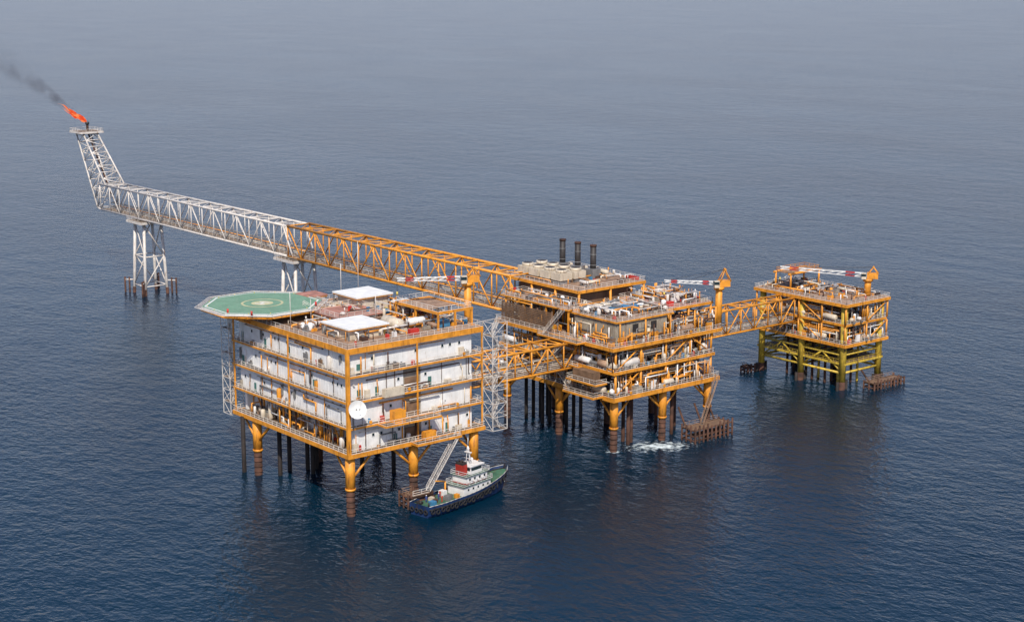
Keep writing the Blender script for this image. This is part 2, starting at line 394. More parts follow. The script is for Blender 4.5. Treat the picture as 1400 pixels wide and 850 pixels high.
A.p('roof_cabins','deck_tan').box(13,25.5,22,34,39.4,40.9); A.p('cabin_roofs','deck_red').box(12.5,26,21.5,34.5,40.9,41.25)
rail(A,[(12.7,21.7),(25.8,21.7),(25.8,34.3),(12.7,34.3)],41.25,True)
clutter(A,14,24,23,33,41.25,1.2,12,True)
A.p('vessels','cream_paint').cyl((20.5,8,41),(20.5,14,41),1.4,20,dome=True)
A.p('vessels','white_paint').cyl((24,9,41.0),(28,9,41.0),.9,16,dome=True)
A.p('roof_skids','red_paint').box(20,22.5,3,4.2,39.45,40.7); A.p('roof_skids','blue_paint').box(30,33,5,7,39.45,41); A.p('roof_skids','red_paint').box(8,9.2,22,24.5,39.45,40.8); A.p('roof_skids','blue_paint').box(27,29,24,26,39.45,41)
clutter(A,2,37,2,22,39.4,2.4,95); clutter(A,25,37,4,46,39.4,3.2,75); clutter(A,2,12,20,30,39.4,2,26); clutter(A,18,26,35,44,39.4,2,20)
for x in(28,33,38): 
    for y in(3,12,20): A.p('columns','orange_paint').box(x-.2,x+.2,y-.2,y+.2,39.4,43.2)
A.p('deck_beams','orange_paint').box(27.7,38.3,2.8,3.2,43.2,43.8); A.p('deck_beams','orange_paint').box(27.7,38.3,19.8,20.2,43.2,43.8); A.p('deck_beams','orange_paint').box(27.7,28.1,3.21,19.79,43.2,43.8); A.p('deck_beams','orange_paint').box(37.9,38.3,3.21,19.79,43.2,43.8)
A.p('deck_plating','deck_tan').box(28.11,37.89,9,19.79,43.3,43.5)
rail(A,[(28,3),(38,3),(38,20),(28,20)],43.8,True)
for x,y,h in((3,28,48),(36,48,54),(22,20,46),(10,30,45),(30,47,49)):
    A.p('antenna_masts','galv_white').cyl((x,y,39.4),(x,y,h),.08,6)
crane('pedestal_crane',(41.5,9,36),12.5,math.radians(152),16,math.radians(1),8,.9,1.4,.9,.8)
# dish
D=Group('satellite_dish',(1,-2.6,26)); dn=Vector((-.25,-.95,.25)).normalized()
c=Vector((1,-2.6,26)); ax=dn.cross(Vector((0,0,1))).normalized(); ay=ax.cross(dn)
P=D.p('reflector','mark_white'); n=28; b0=0
P.v.append(tuple(c-dn*.7)); P_r=[(.8,-.6),(1.5,-.35),(2.1,0)]
for r,o in P_r:
    for i in range(n):
        t=2*math.pi*i/n; P.v.append(tuple(c+dn*o+ax*r*math.cos(t)+ay*r*math.sin(t)))
for i in range(n):
    j=(i+1)%n; P.f.append([0,1+i,1+j]); P.s.append(True)
    for k in(0,1): P.f.append([1+k*n+i,1+(k+1)*n+i,1+(k+1)*n+j,1+k*n+j]); P.s.append(True)
F=D.p('feed_and_mount','steel_grey'); F.cyl(c+dn*1.3,c+dn*1.6,.14,8)
for t in(0,2.1,4.2): D.p('feed_struts','galv_white').bar(c+ax*2*math.cos(t)+ay*2*math.sin(t),c+dn*1.4,.025)
F.cyl(c-dn*.6,(1,-.7,25),.2,8); F.cyl((1,-.8,21),(1,-.8,26.5),.2,8)

# ------------------------------------------------------------------ production platform
Pn=Group('production_platform',(100,22,0))
for x in(82.5,100,117):
    for y in(.5,22,44): leg(Pn,x,y,14.2,1.1,dirs=[d for d in((1,0),(-1,0),(0,1),(0,-1)) if 80<x+d[0]*5.5<119 and -2<y+d[1]*5.5<46])
for i in range(4):
    for j in range(3): Pn.p('conductors','dark_pile').cyl((86+i*2.6,26+j*7,-12),(86+i*2.6,26+j*7,15),.5,10)
for x,y in((90,3),(92,4),(91,6),(106,3),(109,12),(112,8)): Pn.p('caissons','rust_steel').cyl((x,y,-12),(x,y,14.5),.5,10)
deck(Pn,80,119,-2,46,15,depth=1.1)
deck(Pn,81,118,-1,46,21.5,depth=.8)
deck(Pn,80,120,-1.5,46.5,28,depth=.9,top='deck_tan')
deck(Pn,90,115,23,54,38,depth=.8,top='deck_tan')
deck(Pn,104,121,3,22.5,34.5,depth=.7,top='deck_red')
clutter(Pn,81,118,-1,45,15,5.3,210); clutter(Pn,82,117,0,45,21.5,5.4,210)
clutter(Pn,81,119,17,46,28,7,110); clutter(Pn,105,119,-1,22,28,5,90); clutter(Pn,105,120,4,21,34.5,3,90); clutter(Pn,92,114,24,53,38,2.0,55)
clutter(Pn,81,117,-1.4,.8,15,5.3,100); clutter(Pn,81,117,-.6,1.8,21.5,5,100); clutter(Pn,81.2,83,0,45,21.5,5,80); clutter(Pn,80.6,82.5,0,45,15,5,80); clutter(Pn,101,119,-1,.6,28,5,50); clutter(Pn,83,101,-1,.1,28,4.5,26,True); clutter(Pn,80.6,82.6,0,17,28,5,22,True)
for z in(17.5,23.8): rack(Pn,'x',82,117,1.0,z,6); rack(Pn,'y',1,45,82.8,z,6)
rack(Pn,'x',102,119,.5,30,6); rack(Pn,'x',83,101,-.2,29,3)
C_=Pn.p('columns','orange_paint')
for z0,z1 in((15,20.6),(21.5,27.1)):
    for x in(82,91,100,109,117):
        for y in(-.4,15,30,44.5): C_.cyl((x,y,z0),(x,y,z1),.32,8)
    for a,b in((82,91),(100,109),(117,109)):
        C_.cyl((a,-.4,z0),(b,-.4,z1),.2,6)
    for a,b in((15,30),(44.5,30)): C_.cyl((82,a,z0),(82,b,z1),.2,6)
for x in(90.5,102,114.5):
    for y in(23.4,33,43,53.4):
        if y<46.5: C_.cyl((x,y,28),(x,y,37.1),.36,8)
for x in(83,92,101,110,118): C_.cyl((x,-.9,28),(x,-.9,34),.22,8)
C_.cyl((90.5,53.4,37.2),(90.5,46,28),.3,8); C_.cyl((114.5,53.4,37.2),(114.5,46,28),.3,8)
for x in(82,84.5,88): 
    for y in(18,27,36,44): C_.box(x-.2,x+.2,y-.2,y+.2,28,34)
for y in(18,27,36,44): C_.box(81.8,90,y-.2,y+.2,34.002,34.45)
deck(Pn,81.5,90,17.5,46,34.9,depth=.4,top='deck_tan'); clutter(Pn,82,89,18,45,34.9,2,36)
for x in(104.5,112,120.5):
    for y in(3.4,22): C_.cyl((x,y,28),(x,y,33.8),.3,8)
for k in range(11): Pn.p('louvre_wall','brown_cladding').box(81.2,81.35,24,45,28.2+k*.46,28.5+k*.46)
for y in range(24,46,3): Pn.p('louvre_posts','deck_tan').box(81.36,81.6,y-.1,y+.1,28,33.5)
Pn.p('inner_walls','brown_cladding').box(91.5,112,25,50,28,36.5)
for y in range(26,50,4): Pn.p('inner_panels','module_grey').box(91.3,91.498,y,y+2.8,28.2,34)
Pn.p('module','module_grey').box(83,101,.5,16.5,28,33.8)
for i in range(36): Pn.p('module_ribs','module_grey').box(83.1+i*.5,83.3+i*.5,.32,.498,28.2,33.6)
for i in range(32): Pn.p('module_ribs','module_grey').box(82.82,82.998,.7+i*.5,.9+i*.5,28.2,33.6)
deck(Pn,82.4,103,-.2,17.2,34.4,depth=.45,top='deck_tan',edge='orange_paint')
for x in(86,93,97): Pn.p('module_doors','steel_grey').box(x,x+1.2,.2,.31,28.1,30.3)
for x in(88.5,95): Pn.p('module_louvres','black_steel').box(x,x+2,.2,.31,31,33)
clutter(Pn,83,102,1,16,34.4,2.4,105)
Pn.p('roof_skids','blue_paint').box(88,93.5,6,9.5,34.6,36.3); Pn.p('roof_skids','blue_paint').box(95.5,98.5,7,9.5,34.6,35.8)
Pn.p('roof_skids','steel_grey').box(88.5,90,6.5,8.5,36.3,36.8); Pn.p('roof_skids','red_paint').box(106,108,5,6.5,34.6,35.8); Pn.p('roof_skids','red_paint').box(113,113.8,24.5,29,38.05,39)
for k in range(3): Pn.p('vessels','cream_paint').cyl((86+k*2.4,11.5,35.7),(86+k*2.4,15,35.7),.7,14,dome=True)
for i in range(2):
    for j in range(4):
        x=92.2+i*5.2; y=33+j*4.8
        Pn.p('cooling_units','cream_paint').box(x,x+4.2,y,y+3.9,39,41.0)
        Pn.p('cooling_units','steel_grey').box(x+.3,x+3.9,y+.3,y+3.6,38.02,38.99)
        Pn.p('fan_shrouds','cream_paint').cyl((x+2.1,y+1.95,41.0),(x+2.1,y+1.95,41.8),1.6,20)
        Pn.p('fan_grilles','black_steel').cyl((x+2.1,y+1.95,41.8),(x+2.1,y+1.95,41.82),1.35,20)
for k,y in enumerate((48.5,42,35.5)):
    Pn.p('exhaust_stacks','black_steel').cyl((106.5,y,38),(106.5,y,47.2),.85,18); Pn.p('exhaust_stacks','rust_steel').cyl((106.5,y,46.8),(106.5,y,47.3),.95,18)
    for z in(41.5,44.5): Pn.p('exhaust_stacks','steel_grey').cyl((106.5,y,z),(106.5,y,z+.2),.93,18)
    Pn.p('exhaust_stacks','steel_grey').box(105,108,y-1.5,y+1.5,38,40.6)
    Pn.p('vessels','cream_paint').cyl((110,y-2,39.4),(110,y+1.6,39.4),.7,14,dome=True)
for k,(ya,yb,za,zb) in enumerate(((14,22,15,21.5),(22,14,21.5,28),(24,17,28,35))):
    stairs(Pn,(79.2,ya,za),(79.2,yb,zb),1.3,(1,0,0))
stairs(Pn,(119.2,10,28),(119.2,4,34.5),1.2,(1,0,0)); stairs(Pn,(103,18.5,28),(96,18.5,35),1.2)
deck(Pn,78.3,80,10,25,21.5,depth=.35,sides='W'); deck(Pn,76.5,79.98,2,14,15,depth=.5,sides='SWN'); deck(Pn,77,79.98,9,25,28,depth=.4,sides='SWN')
Pn.p('equipment','brown_cladding').box(77.5,79.8,3,11,18.5,21.2)
deck(Pn,76.8,80.9,1.5,13,18.4,depth=.4,sides='SWN')
lifebuoys(Pn,[(x,-2.1,15.7) for x in(86,98,112)]+[(x,-1.6,28.7) for x in(88,108)])
crane('pedestal_crane',(120.3,.3,28),11,math.radians(150),14,math.radians(4),8,.8,2.6,.95,.85)
def landing(name,x0,x1,y0,y1,zt,dense=1.5):
    g=Group(name,((x0+x1)/2,(y0+y1)/2,0)); P=g.p('fender_posts','rust_steel')
    n=int((x1-x0)/dense)
    for i in range(n+1):
        x=x0+(x1-x0)*i/n; P.cyl((x,y0,-5),(x,y0,zt+R.uniform(0,1.0)),.28,8)
    n=int((y1-y0)/dense)
    for i in range(1,n+1):
        y=y0+(y1-y0)*i/n
        for x in(x0,x1): P.cyl((x,y,-5),(x,y,zt+R.uniform(0,.8)),.28,8)
    for z in(.6,1.8,zt-.4):
        for y in(y0+.5,y1): P.cyl((x0,y,z),(x1,y,z),.2,6)
        for x in(x0,x1): P.cyl((x,y0,z),(x,y1,z),.2,6)
    g.p('deck','brown_cladding').box(x0+.3,x1-.3,y0+.3,y1-.3,zt-.5,zt-.3)
    g.p('deck_step','brown_cladding').box(x0+1,x1-1,y0+1.2,y1-.6,1.2,1.4)
    rail(g,[(x0+.6,y0+.8),(x0+.6,y1),(x1-.6,y1)],zt-.3,mat='deck_tan')
    return g
landing('boat_landing',104,118,-8,-3,3.8)
for x in(106,112,117): Pn.p('jacket_braces','rust_steel').cyl((x,-3,2),(x,.5,8),.3,8)
stairs(Pn,(110,-4.5,3.6),(117,-3,15),1.1,(0,1,0),'deck_tan')
landing('boat_landing',14,18,-3.5,0,3.2)
for z in(1.5,3.2): A.p('landing_fender','rust_steel').cyl((14.2,-4.4,z),(20,-4.6,z),.7,14,dome=True)

# ------------------------------------------------------------------ wellhead platform
Wp=Group('wellhead_platform',(187,20,0))
for x in(178.5,195):
    for y in(4.5,20.5,36.5):
        Wp.p('jacket_legs','yellow_paint').cyl((x,y,2.5),(x,y,26),1.0,16); Wp.p('jacket_legs','rust_steel').cyl((x,y,-12),(x,y,2.52),.95,16)
        for dx,dy in((2.0,0),(-2.0,0)): Wp.p('skirt_piles','dark_pile').cyl((x+dx,y+dy,-10),(x+dx,y+dy,2.6),.45,10)
J=Wp.p('jacket_braces','yellow_paint')
for z in(5,10.5):
    for y in(4.5,20.5,36.5): J.cyl((178.5,y,z),(195,y,z),.35,8)
    for x in(178.5,195): J.cyl((x,4.5,z),(x,36.5,z),.35,8)
    J.cyl((178.5,4.5,z),(195,20.5,z),.25,8); J.cyl((178.5,36.5,z),(195,20.5,z),.25,8)
for x in(178.5,195):
    for a,b in((4.5,12.5),(20.5,12.5),(20.5,28.5),(36.5,28.5)): J.cyl((x,a,5),(x,b,10.5),.25,8)
for k in range(9): Wp.p('conductor_guides','yellow_paint').box(180,193.5,7+k*3.2,7.3+k*3.2,10.2,10.5)
for i in range(4):
    for j in range(5): Wp.p('conductors','yellow_paint' if (i+j)%3==0 else 'rust_steel').cyl((182+i*3,9+j*5,-12),(182+i*3,9+j*5,14),.4,10)
deck(Wp,178,196,3.5,38,8,depth=.5,edge='yellow_paint',railmat='yellow_paint')
deck(Wp,176.8,197,2.5,38.5,14,depth=.9,top='deck_grating'); deck(Wp,177.5,196.3,3,38,20,depth=.7); deck(Wp,176.5,197,2.3,38.8,26.2,depth=.9,top='deck_tan')
clutter(Wp,178,196,3,37,14,5,130); clutter(Wp,178,196,3,37,20,5,130); clutter(Wp,178,196,4,37,26.2,2.3,90); clutter(Wp,177.4,179,4,37,14,5,50); clutter(Wp,177.8,179,4,37,20,5,50); clutter(Wp,179,195,3.2,4,14,5,25); clutter(Wp,179,195,3.4,4,20,5,25)
rack(Wp,'y',4,37,178.2,16,6); rack(Wp,'y',4,37,178.3,22,5)
for z0,z1 in((14,19.2),(20,25.2)):
    for x in(177.2,187,196.4):
        for y in(3,12,21,30,38): Wp.p('columns','orange_paint').cyl((x,y,z0),(x,y,z1),.28,8)
    Wp.p('columns','orange_paint').cyl((177.2,12,z0),(177.2,21,z1),.2,6); Wp.p('columns','orange_paint').cyl((187,3,z0),(196.4,3,z1),.2,6)
for y in(27,33):
    for x in(180,193): Wp.p('gantry','orange_paint').cyl((x,y,26.2),(x,y,31.5),.3,8)
    Wp.p('gantry','orange_paint').cyl((179,y,31.5),(194,y,31.5),.35,8)
rail(Wp,[(180,27),(193,27),(193,33),(180,33)],31.7,True,'orange_paint')
Wp.p('gantry_deck','deck_tan').box(180,193,27.2,32.8,31.5,31.65)
crane('pedestal_crane',(193,8,26.2),5.2,math.radians(128),25,math.radians(3),9,1.1,1.4,1.0,.9)
landing('boat_landing',185,199,-2.5,1.5,2.2)
landing('boat_landing',172,175,36,39,1.8)
Wp.p('jacket_braces','rust_steel').cyl((187,1.5,2),(187,4.5,5),.3,8)

# ------------------------------------------------------------------ bridges
g=Group('truss_footbridge',(60,16.5,20)); bridge(g,'x',38,81.5,13,20,20.6,27.2,8,'orange_paint',.32,.2)
g=Group('truss_footbridge',(148,26,18)); bridge(g,'x',118,177,22.5,28.5,18,25.2,10,'orange_paint',.3,.2)
g=Group('truss_footbridge',(90,105,29)); bridge(g,'y',47,163,86,94.5,29,39.2,14,'orange_paint',.42,.22)
g=Group('flare_bridge',(90,230,29)); bridge(g,'y',164,302,86.3,94.2,29,39,17,'galv_white',.36,.2)
for x in(86,94.5): g.p('truss','galv_white').cyl((x,160,29),(x,166,39.2),.3,8)
def support(name,xc,yc,zt,splay=2.5,w=4.5,mat='galv_white'):
    g=Group(name,(xc,yc,0)); P=g.p('legs',mat); cs=[]
    for sx in(-1,1):
        for sy in(-1,1):
            a=Vector((xc+sx*w,yc+sy*w,zt)); b=Vector((xc+sx*(w+splay*.5),yc+sy*(w+splay*.5),-6)); P.cyl(b,a,.58,12); cs.append((a,b))
    idx=((0,1),(1,3),(3,2),(2,0))
    lv=[.0,.38,.72]
    for i,j in idx:
        for k in range(2):
            if k%2: p=cs[i][0].lerp(cs[i][1],lv[k]);q=cs[j][0].lerp(cs[j][1],lv[k+1])
            else: p=cs[j][0].lerp(cs[j][1],lv[k]);q=cs[i][0].lerp(cs[i][1],lv[k+1])
            P.cyl(p,q,.24,8)
        for k in range(3):
            P.cyl(cs[i][0].lerp(cs[i][1],lv[k]),cs[j][0].lerp(cs[j][1],lv[k]),.24,8)
    for a,b in cs:
        d=(b-Vector((xc,yc,-6))).normalized()
        for s in(1.5,3.2): g.p('skirt_piles','rust_steel').cyl((b.x+d.x*s,b.y+d.y*s,-6),(b.x+d.x*s,b.y+d.y*s,6),.35,8)
        P.cyl((b.x+d.x*3.2,b.y+d.y*3.2,5),(b.x-d.x,b.y-d.y,5),.25,8)
        g.p('leg_splash_zone','rust_steel').cyl(b,b.lerp(a,.25),.63,12)
    deck(g,xc-w-2.5,xc+w+2.5,yc-w-2.5,yc+w+2.5,zt+.9,edge=mat,depth=.8)
    return g
support('flare_support_tower',90,270,27.3,w=3.6); support('bridge_support_tower',90,163,27.3,w=3.6)
fb=Group('flare_boom',(90,310,45)); P=fb.p('lattice','galv_white')
lo=[Vector(v) for v in((86.3,297,39),(94.2,297,39),(94.2,305,29.5),(86.3,305,29.5))]
hi=[Vector(v) for v in((87,316,57.5),(93,316,57.5),(93,322.5,57.5),(87,322.5,57.5))]
n=8
for k in range(4): P.cyl(lo[k],hi[k],.33,8)
for i in range(n+1):
    q=[lo[k].lerp(hi[k],i/n) for k in range(4)]
    for k in range(4): P.cyl(q[k],q[(k+1)%4],.17,6)
    if i<n:
        q2=[lo[k].lerp(hi[k],(i+1)/n) for k in range(4)]
        for k in range(4):
            j=(k+1)%4
            P.cyl(q[k],q2[j],.17,6) if i%2 else P.cyl(q[j],q2[k],.17,6)
P.cyl((86.3,302,29),(86.3,305,29.5),.33,8); P.cyl((94.2,302,29),(94.2,305,29.5),.33,8); P.cyl((86.3,302,39),(86.3,297,39),.33,8)
for a,b in(((86.3,302,39),(86.3,305,29.5)),((94.2,302,39),(94.2,305,29.5))): P.cyl(a,b,.25,8)
deck(fb,85,95,314.5,324.5,58.3,edge='galv_white',depth=.6)
fb.p('flare_pipe','rust_steel').cyl((90,300,35),(90,318,57.5),.35,8); fb.p('flare_pipe','rust_steel').cyl((90,318.5,57.5),(90,318.5,61),.5,10); fb.p('flare_pipe','black_steel').cyl((90,318.5,61),(90,318.5,62),.8,10)

# ------------------------------------------------------------------ supply boat
sa=math.atan2(6,32.6); BO=(13.2,-9.0); B=Group('supply_boat',(*BO,0),sa); B.local=True
B.e.scale=(.86,.86,.86)
Ls=33
nst=18
def hb(t):
    return 4.4*(min(1,.82+t*1.2) if t<.15 else (1 if t<.62 else max(.02,math.sqrt(max(0,1-((t-.62)/.385)**2.2)))))
def sheer(t): return 2.3+ (0 if t<.45 else 2.6*((t-.45)/.55)**1.7)
Hn=B.p('hull','hull_blue'); Bw=B.p('bulwark','hull_blue'); Rb=B.p('rubbing_strake','rubber')
rings=[]
for i in range(nst+1):
    t=i/nst; x=t*Ls; b=hb(t); s=sheer(t)
    rake=lambda z:(z/ s)*2.0*max(0,(t-.75)/.25)
    rr=[]
    for side in(-1,1):
        col=[(x-1.5*max(0,t-.7)*3,0,-1.2),(x+rake(-.6)-max(0,t-.8)*3,side*b*.75,-.6),(x+rake(.6),side*b*.93,.6),(x+rake(s),side*b,s),(x+rake(s+1),side*b*1.0,s+.95)]
        rr.append(col)
    rings.append(rr)
for i in range(nst):
    for sd in(0,1):
        for k in range(4):
            a=rings[i][sd][k];b=rings[i+1][sd][k];c2=rings[i+1][sd][k+1];d2=rings[i][sd][k+1]
            PP=Hn if k<3 else Bw
            PP.poly([a,b,c2,d2] if sd==0 else [d2,c2,b,a]); PP.s[-1]=True
        Rb.cyl(rings[i][sd][3],rings[i+1][sd][3],.22,6); B.p('gunwale','galv_white').cyl(rings[i][sd][4],rings[i+1][sd][4],.07,6)
    a=rings[i][0][3];b=rings[i+1][0][3];c2=rings[i+1][1][3];d2=rings[i][1][3]
    zf=lambda p:(p[0],p[1]*.99,p[2]-.05)
    B.p('main_deck','boat_green').poly([zf(a),zf(b),zf(c2),zf(d2)])
tr=[rings[0][0][k] for k in range(5)]+[rings[0][1][k] for k in (4,3,2,1)]
Hn.poly(tr)
def tyre(c,ax,r=.55,rt=.2):
    P=B.p('tyre_fenders','rubber'); c=Vector(c); ax=Vector(ax).normalized(); u=Vector((0,0,1)); v=ax.cross(u)
    n=12;m=6;b0=len(P.v)
    for i in range(n):
        t=2*math.pi*i/n; d=u*math.cos(t)+v*math.sin(t)
        for j in range(m):
            s=2*math.pi*j/m; P.v.append(tuple(c+d*(r+rt*math.cos(s))+ax*rt*math.sin(s)))
    for i in range(n):
        for j in range(m):
            P.f.append([b0+i*m+j,b0+((i+1)%n)*m+j,b0+((i+1)%n)*m+(j+1)%m,b0+i*m+(j+1)%m]); P.s.append(True)
for sd in(-1,1):
    for i in range(19):
        t=.03+i*.052
        if t>.97:break
        x=t*Ls+2*max(0,(t-.75)/.25)*.6; s=sheer(t); tyre((x,sd*(hb(t)+.25),s-.55-(i%2)*.35),(.0,1,0) if t<.8 else (.7,sd*1,0),.58,.2)
for y in(-2.5,-.8,.8,2.5): tyre((-.3,y,1.6),(1,0,0))
W=B.p('superstructure','white_paint')
W.box(14.5,25.5,-3,3,2.3,5.0); W.box(16,24.5,-2.6,2.6,5.15,7.4); W.box(18.2,23,-2.1,2.1,7.55,9.7)
B.p('superstructure_decks','boat_green').box(14,26,-3.4,3.4,5.0,5.14); B.p('superstructure_decks','boat_green').box(15.5,25.2,-3,3,7.4,7.54)
B.p('wheelhouse_roof','white_paint').box(17.8,23.5,-2.5,2.5,9.7,9.95)
B.p('wheelhouse_windows','glass').box(18.15,23.05,-1.9,1.9,8.5,9.3); B.p('wheelhouse_windows','glass').box(18.5,22.7,-2.14,2.14,8.5,9.3)
for x in(16,18,20,22,24): B.p('portholes','glass').box(x,x+.6,-3.03,3.03,3.6,4.2)
for x in(17,19,21,23): B.p('portholes','glass').box(x,x+.7,-2.63,2.63,6.1,6.8)
B.p('maroon_band','maroon_paint').box(15.97,24.53,-2.62,2.62,5.16,5.6)
rail(B,[(14.1,-3.3),(25.9,-3.3),(25.9,3.3),(14.1,3.3)],5.14,True,'white_paint'); rail(B,[(15.6,-2.9),(25.1,-2.9),(25.1,2.9),(15.6,2.9)],7.54,True,'white_paint')
B.p('funnel','maroon_paint').box(15.8,17.7,-1.3,1.3,7.54,10.5); B.p('funnel','black_steel').box(15.85,17.65,-1.25,1.25,10.5,11.1)
for y in(-.6,.6): B.p('funnel','black_steel').cyl((16.7,y,11.1),(16.5,y,11.9),.2,8)
Mt=B.p('mast','white_paint')
for s in(-1,1): Mt.cyl((19.5,s*.8,9.9),(19.5,s*.15,15),.12,6)
Mt.cyl((21,0,9.9),(19.5,0,14.8),.1,6); Mt.cyl((19.5,0,14.8),(19.5,0,17.5),.08,6)
for z in(11.5,13,14.4): Mt.cyl((19.5,-1.6+.3*(z-11),z),(19.5,1.6-.3*(z-11),z),.08,6)
Mt.box(19.2,19.9,-1.1,1.1,13.2,13.4)
B.p('radome','white_paint').cyl((22,1,9.95),(22,1,10.8),.5,12,dome=True); B.p('searchlight','steel_grey').cyl((22.8,-1,10.2),(23.3,-1,10.2),.3,10)
for x,y,m,sx,sy,sz in((3,-2,'blue_paint',1.6,1.6,1.2),(6,1.2,'cream_paint',1.2,1.2,1),(9,-1.8,'steel_grey',2.2,1.4,1.3),(11,1.5,'white_paint',1.6,1.8,1.5),(5.5,-.5,'rust_steel',1.3,1,.9),(12.3,-2.4,'orange_paint',1.1,1.2,1.1),(7.6,2.2,'rust_steel',1,1,.8),(2,1.6,'black_steel',1.2,1.5,.6)):
    B.p('deck_cargo',m).box(x,x+sx,y,y+sy,2.3,2.3+sz)
for y in(-1.5,1.5): B.p('tow_bitts','black_steel').cyl((2,y,2.3),(2,y,3.4),.25,8); B.p('tow_bitts','black_steel').cyl((28.5,y*.5,3.6),(28.5,y*.5,4.9),.22,8)
B.p('winch','steel_grey').cyl((27,-1,4.2),(27,1,4.2),.6,12); B.p('deck_crane','orange_paint').cyl((13,2.6,2.3),(13,2.6,6),.25,8); B.p('deck_crane','orange_paint').cyl((13,2.6,6),(8,1.5,7.5),.18,6)
for i in range(4): B.p('liferafts','white_paint').cyl((17+i*1.8,-2.95,5.9),(18+i*1.8,-2.95,5.9),.32,10)
G=Group('gangway',(24,-3,8)); p=Vector((18.5,-5.2,4.0));q=Vector((29.5,-2.4,14.8))
stairs(G,p,q,1.2,(-.25,.97,0),'galv_white')
G.p('landing_stage','deck_tan').box(14,19,-5.4,-3.6,3.5,3.7); rail(G,[(14,-5.4),(19,-5.4)],3.7)

# ------------------------------------------------------------------ people
def worker(x,y,z,az,mat,lean=0):
    me=bpy.data.meshes.new('worker')
    V=[(0,0,.95),(0,0,1.2),(0,0,1.42),(0,0,1.52),(.1,0,.92),(.12,.03,.5),(.13,0,.07),(.13,.16,.04),(-.1,0,.92),(-.12,.1,.5),(-.14,-.05,.07),(-.14,.1,.04),
       (.19,0,1.4),(.27,.03,1.12),(.25,.2,.92),(-.19,0,1.4),(-.28,-.02,1.12),(-.27,.12,.88)]
    E=[(0,1),(1,2),(2,3),(0,4),(4,5),(5,6),(6,7),(0,8),(8,9),(9,10),(10,11),(2,12),(12,13),(13,14),(2,15),(15,16),(16,17)]
    rad=[.15,.15,.14,.07,.1,.075,.055,.05,.1,.075,.055,.05,.075,.055,.04,.075,.055,.04]
    me.from_pydata(V,E,[]); o=bpy.data.objects.new('worker',me); sc.collection.objects.link(o)
    m=o.modifiers.new('skin','SKIN'); 
    if not me.skin_vertices: 
        bpy.context.view_layer.objects.active=o; bpy.ops.mesh.customdata_skin_add()
    for i,r in enumerate(rad): me.skin_vertices[0].data[i].radius=(r,r)
    me.skin_vertices[0].data[0].use_root=True
    o.modifiers.new('sub','SUBSURF').levels=1; me.materials.append(MATS[mat])
    o.location=(x,y,z); o.rotation_euler=(lean,0,az)
    h=Part('head','skin_tone',(0,0,0)); h.cyl((0,0,1.58),(0,.01,1.7),.1,10,dome=True); h.box(-.02,.02,.09,.13,1.62,1.67)
    k=Part('hard_hat','mark_white',(0,0,0)); k.cyl((0,0,1.7),(0,0,1.76),.14,12,r2=.11,dome=True)
    for pt in(h,k):
        m2=bpy.data.meshes.new(pt.name); m2.from_pydata(pt.v,[],pt.f); m2.materials.append(MATS[pt.mat]); c=bpy.data.objects.new(pt.name,m2); sc.collection.objects.link(c); c.parent=o
try:
    rb=Matrix.Rotation(sa,3,'Z')
    for lx,ly,c_ in((4.6,1.8,'coverall_blue'),(7.6,-1.2,'coverall_red'),(8.2,.6,'coverall_blue'),(10.2,2,'coverall_red')):
        w=rb@Vector((lx,ly,0))*.86; worker(BO[0]+w.x,BO[1]+w.y,1.94,R.uniform(0,6),c_)
    for x,y,z in((3,.6,39.4),(.9,14,33),(92,-1.2,28),(110,-.8,21.5),(25,.4,15),(80.5,10,28),(119,10,28),(186,3,26.2)): worker(x,y,z,R.uniform(0,6),'coverall_red')
except Exception as e: print('WORKER ERR',e)

for g in GROUPS: g.build()

# ------------------------------------------------------------------ flame + smoke
cr=Vector((.773,-.635,0))
fl=bpy.data.materials.new('flame'); fl.use_nodes=True; nt=fl.node_tree; nt.nodes.clear()
o=nt.nodes.new('ShaderNodeOutputMaterial'); e=nt.nodes.new('ShaderNodeEmission'); n=nt.nodes.new('ShaderNodeTexNoise'); n.inputs['Scale'].default_value=.5; n.inputs['Detail'].default_value=4
r=nt.nodes.new('ShaderNodeValToRGB'); r.color_ramp.elements[0].color=(.75,.06,.02,1); r.color_ramp.elements[0].position=.4; r.color_ramp.elements[1].color=(1,.30,.10,1); r.color_ramp.elements[1].position=.62
tc=nt.nodes.new('ShaderNodeTexCoord'); nt.links.new(tc.outputs['Object'],n.inputs['Vector']); nt.links.new(n.outputs['Fac'],r.inputs['Fac']); nt.links.new(r.outputs['Color'],e.inputs['Color']); e.inputs['Strength'].default_value=1.1; nt.links.new(e.outputs[0],o.inputs[0])
Fg=bpy.data.objects.new('flare_flame',None); sc.collection.objects.link(Fg); base=Vector((90,318.5,62)); Fg.location=base
wd=-cr
for k in range(8):
    L=R.uniform(5,9.5); ph=R.uniform(0,6); n=16
    v=[];f=[]
    s0=R.uniform(0,3) if k else 0
    for i in range(n+1):
        t=i/n; c=wd*(s0+L*t*.95)+Vector((0,0,1))*((s0+L*t)*.6+.8*math.sin(ph+t*7))+Vector((.9*math.sin(ph*2+t*5),.9*math.cos(ph+t*6),0))*t
        rr=(.5+.9*math.sin(math.pi*min(1,t*1.15)))*(1-t**2)*(.7+.4*math.sin(t*17+ph))*.85
        for j in range(8):
            a=j/8*2*math.pi; v.append(tuple(c+cr*math.cos(a)*rr*.7+Vector((.635,.773,0))*math.cos(a+1.6)*rr+Vector((0,0,1))*math.sin(a)*rr*.8))
    for i in range(n):
        for j in range(8): f.append((i*8+j,i*8+(j+1)%8,(i+1)*8+(j+1)%8,(i+1)*8+j))
    me=bpy.data.meshes.new('flame_tongue'); me.from_pydata(v,[],f); me.materials.append(fl); ob=bpy.data.objects.new('flame_tongue',me); sc.collection.objects.link(ob); ob.parent=Fg
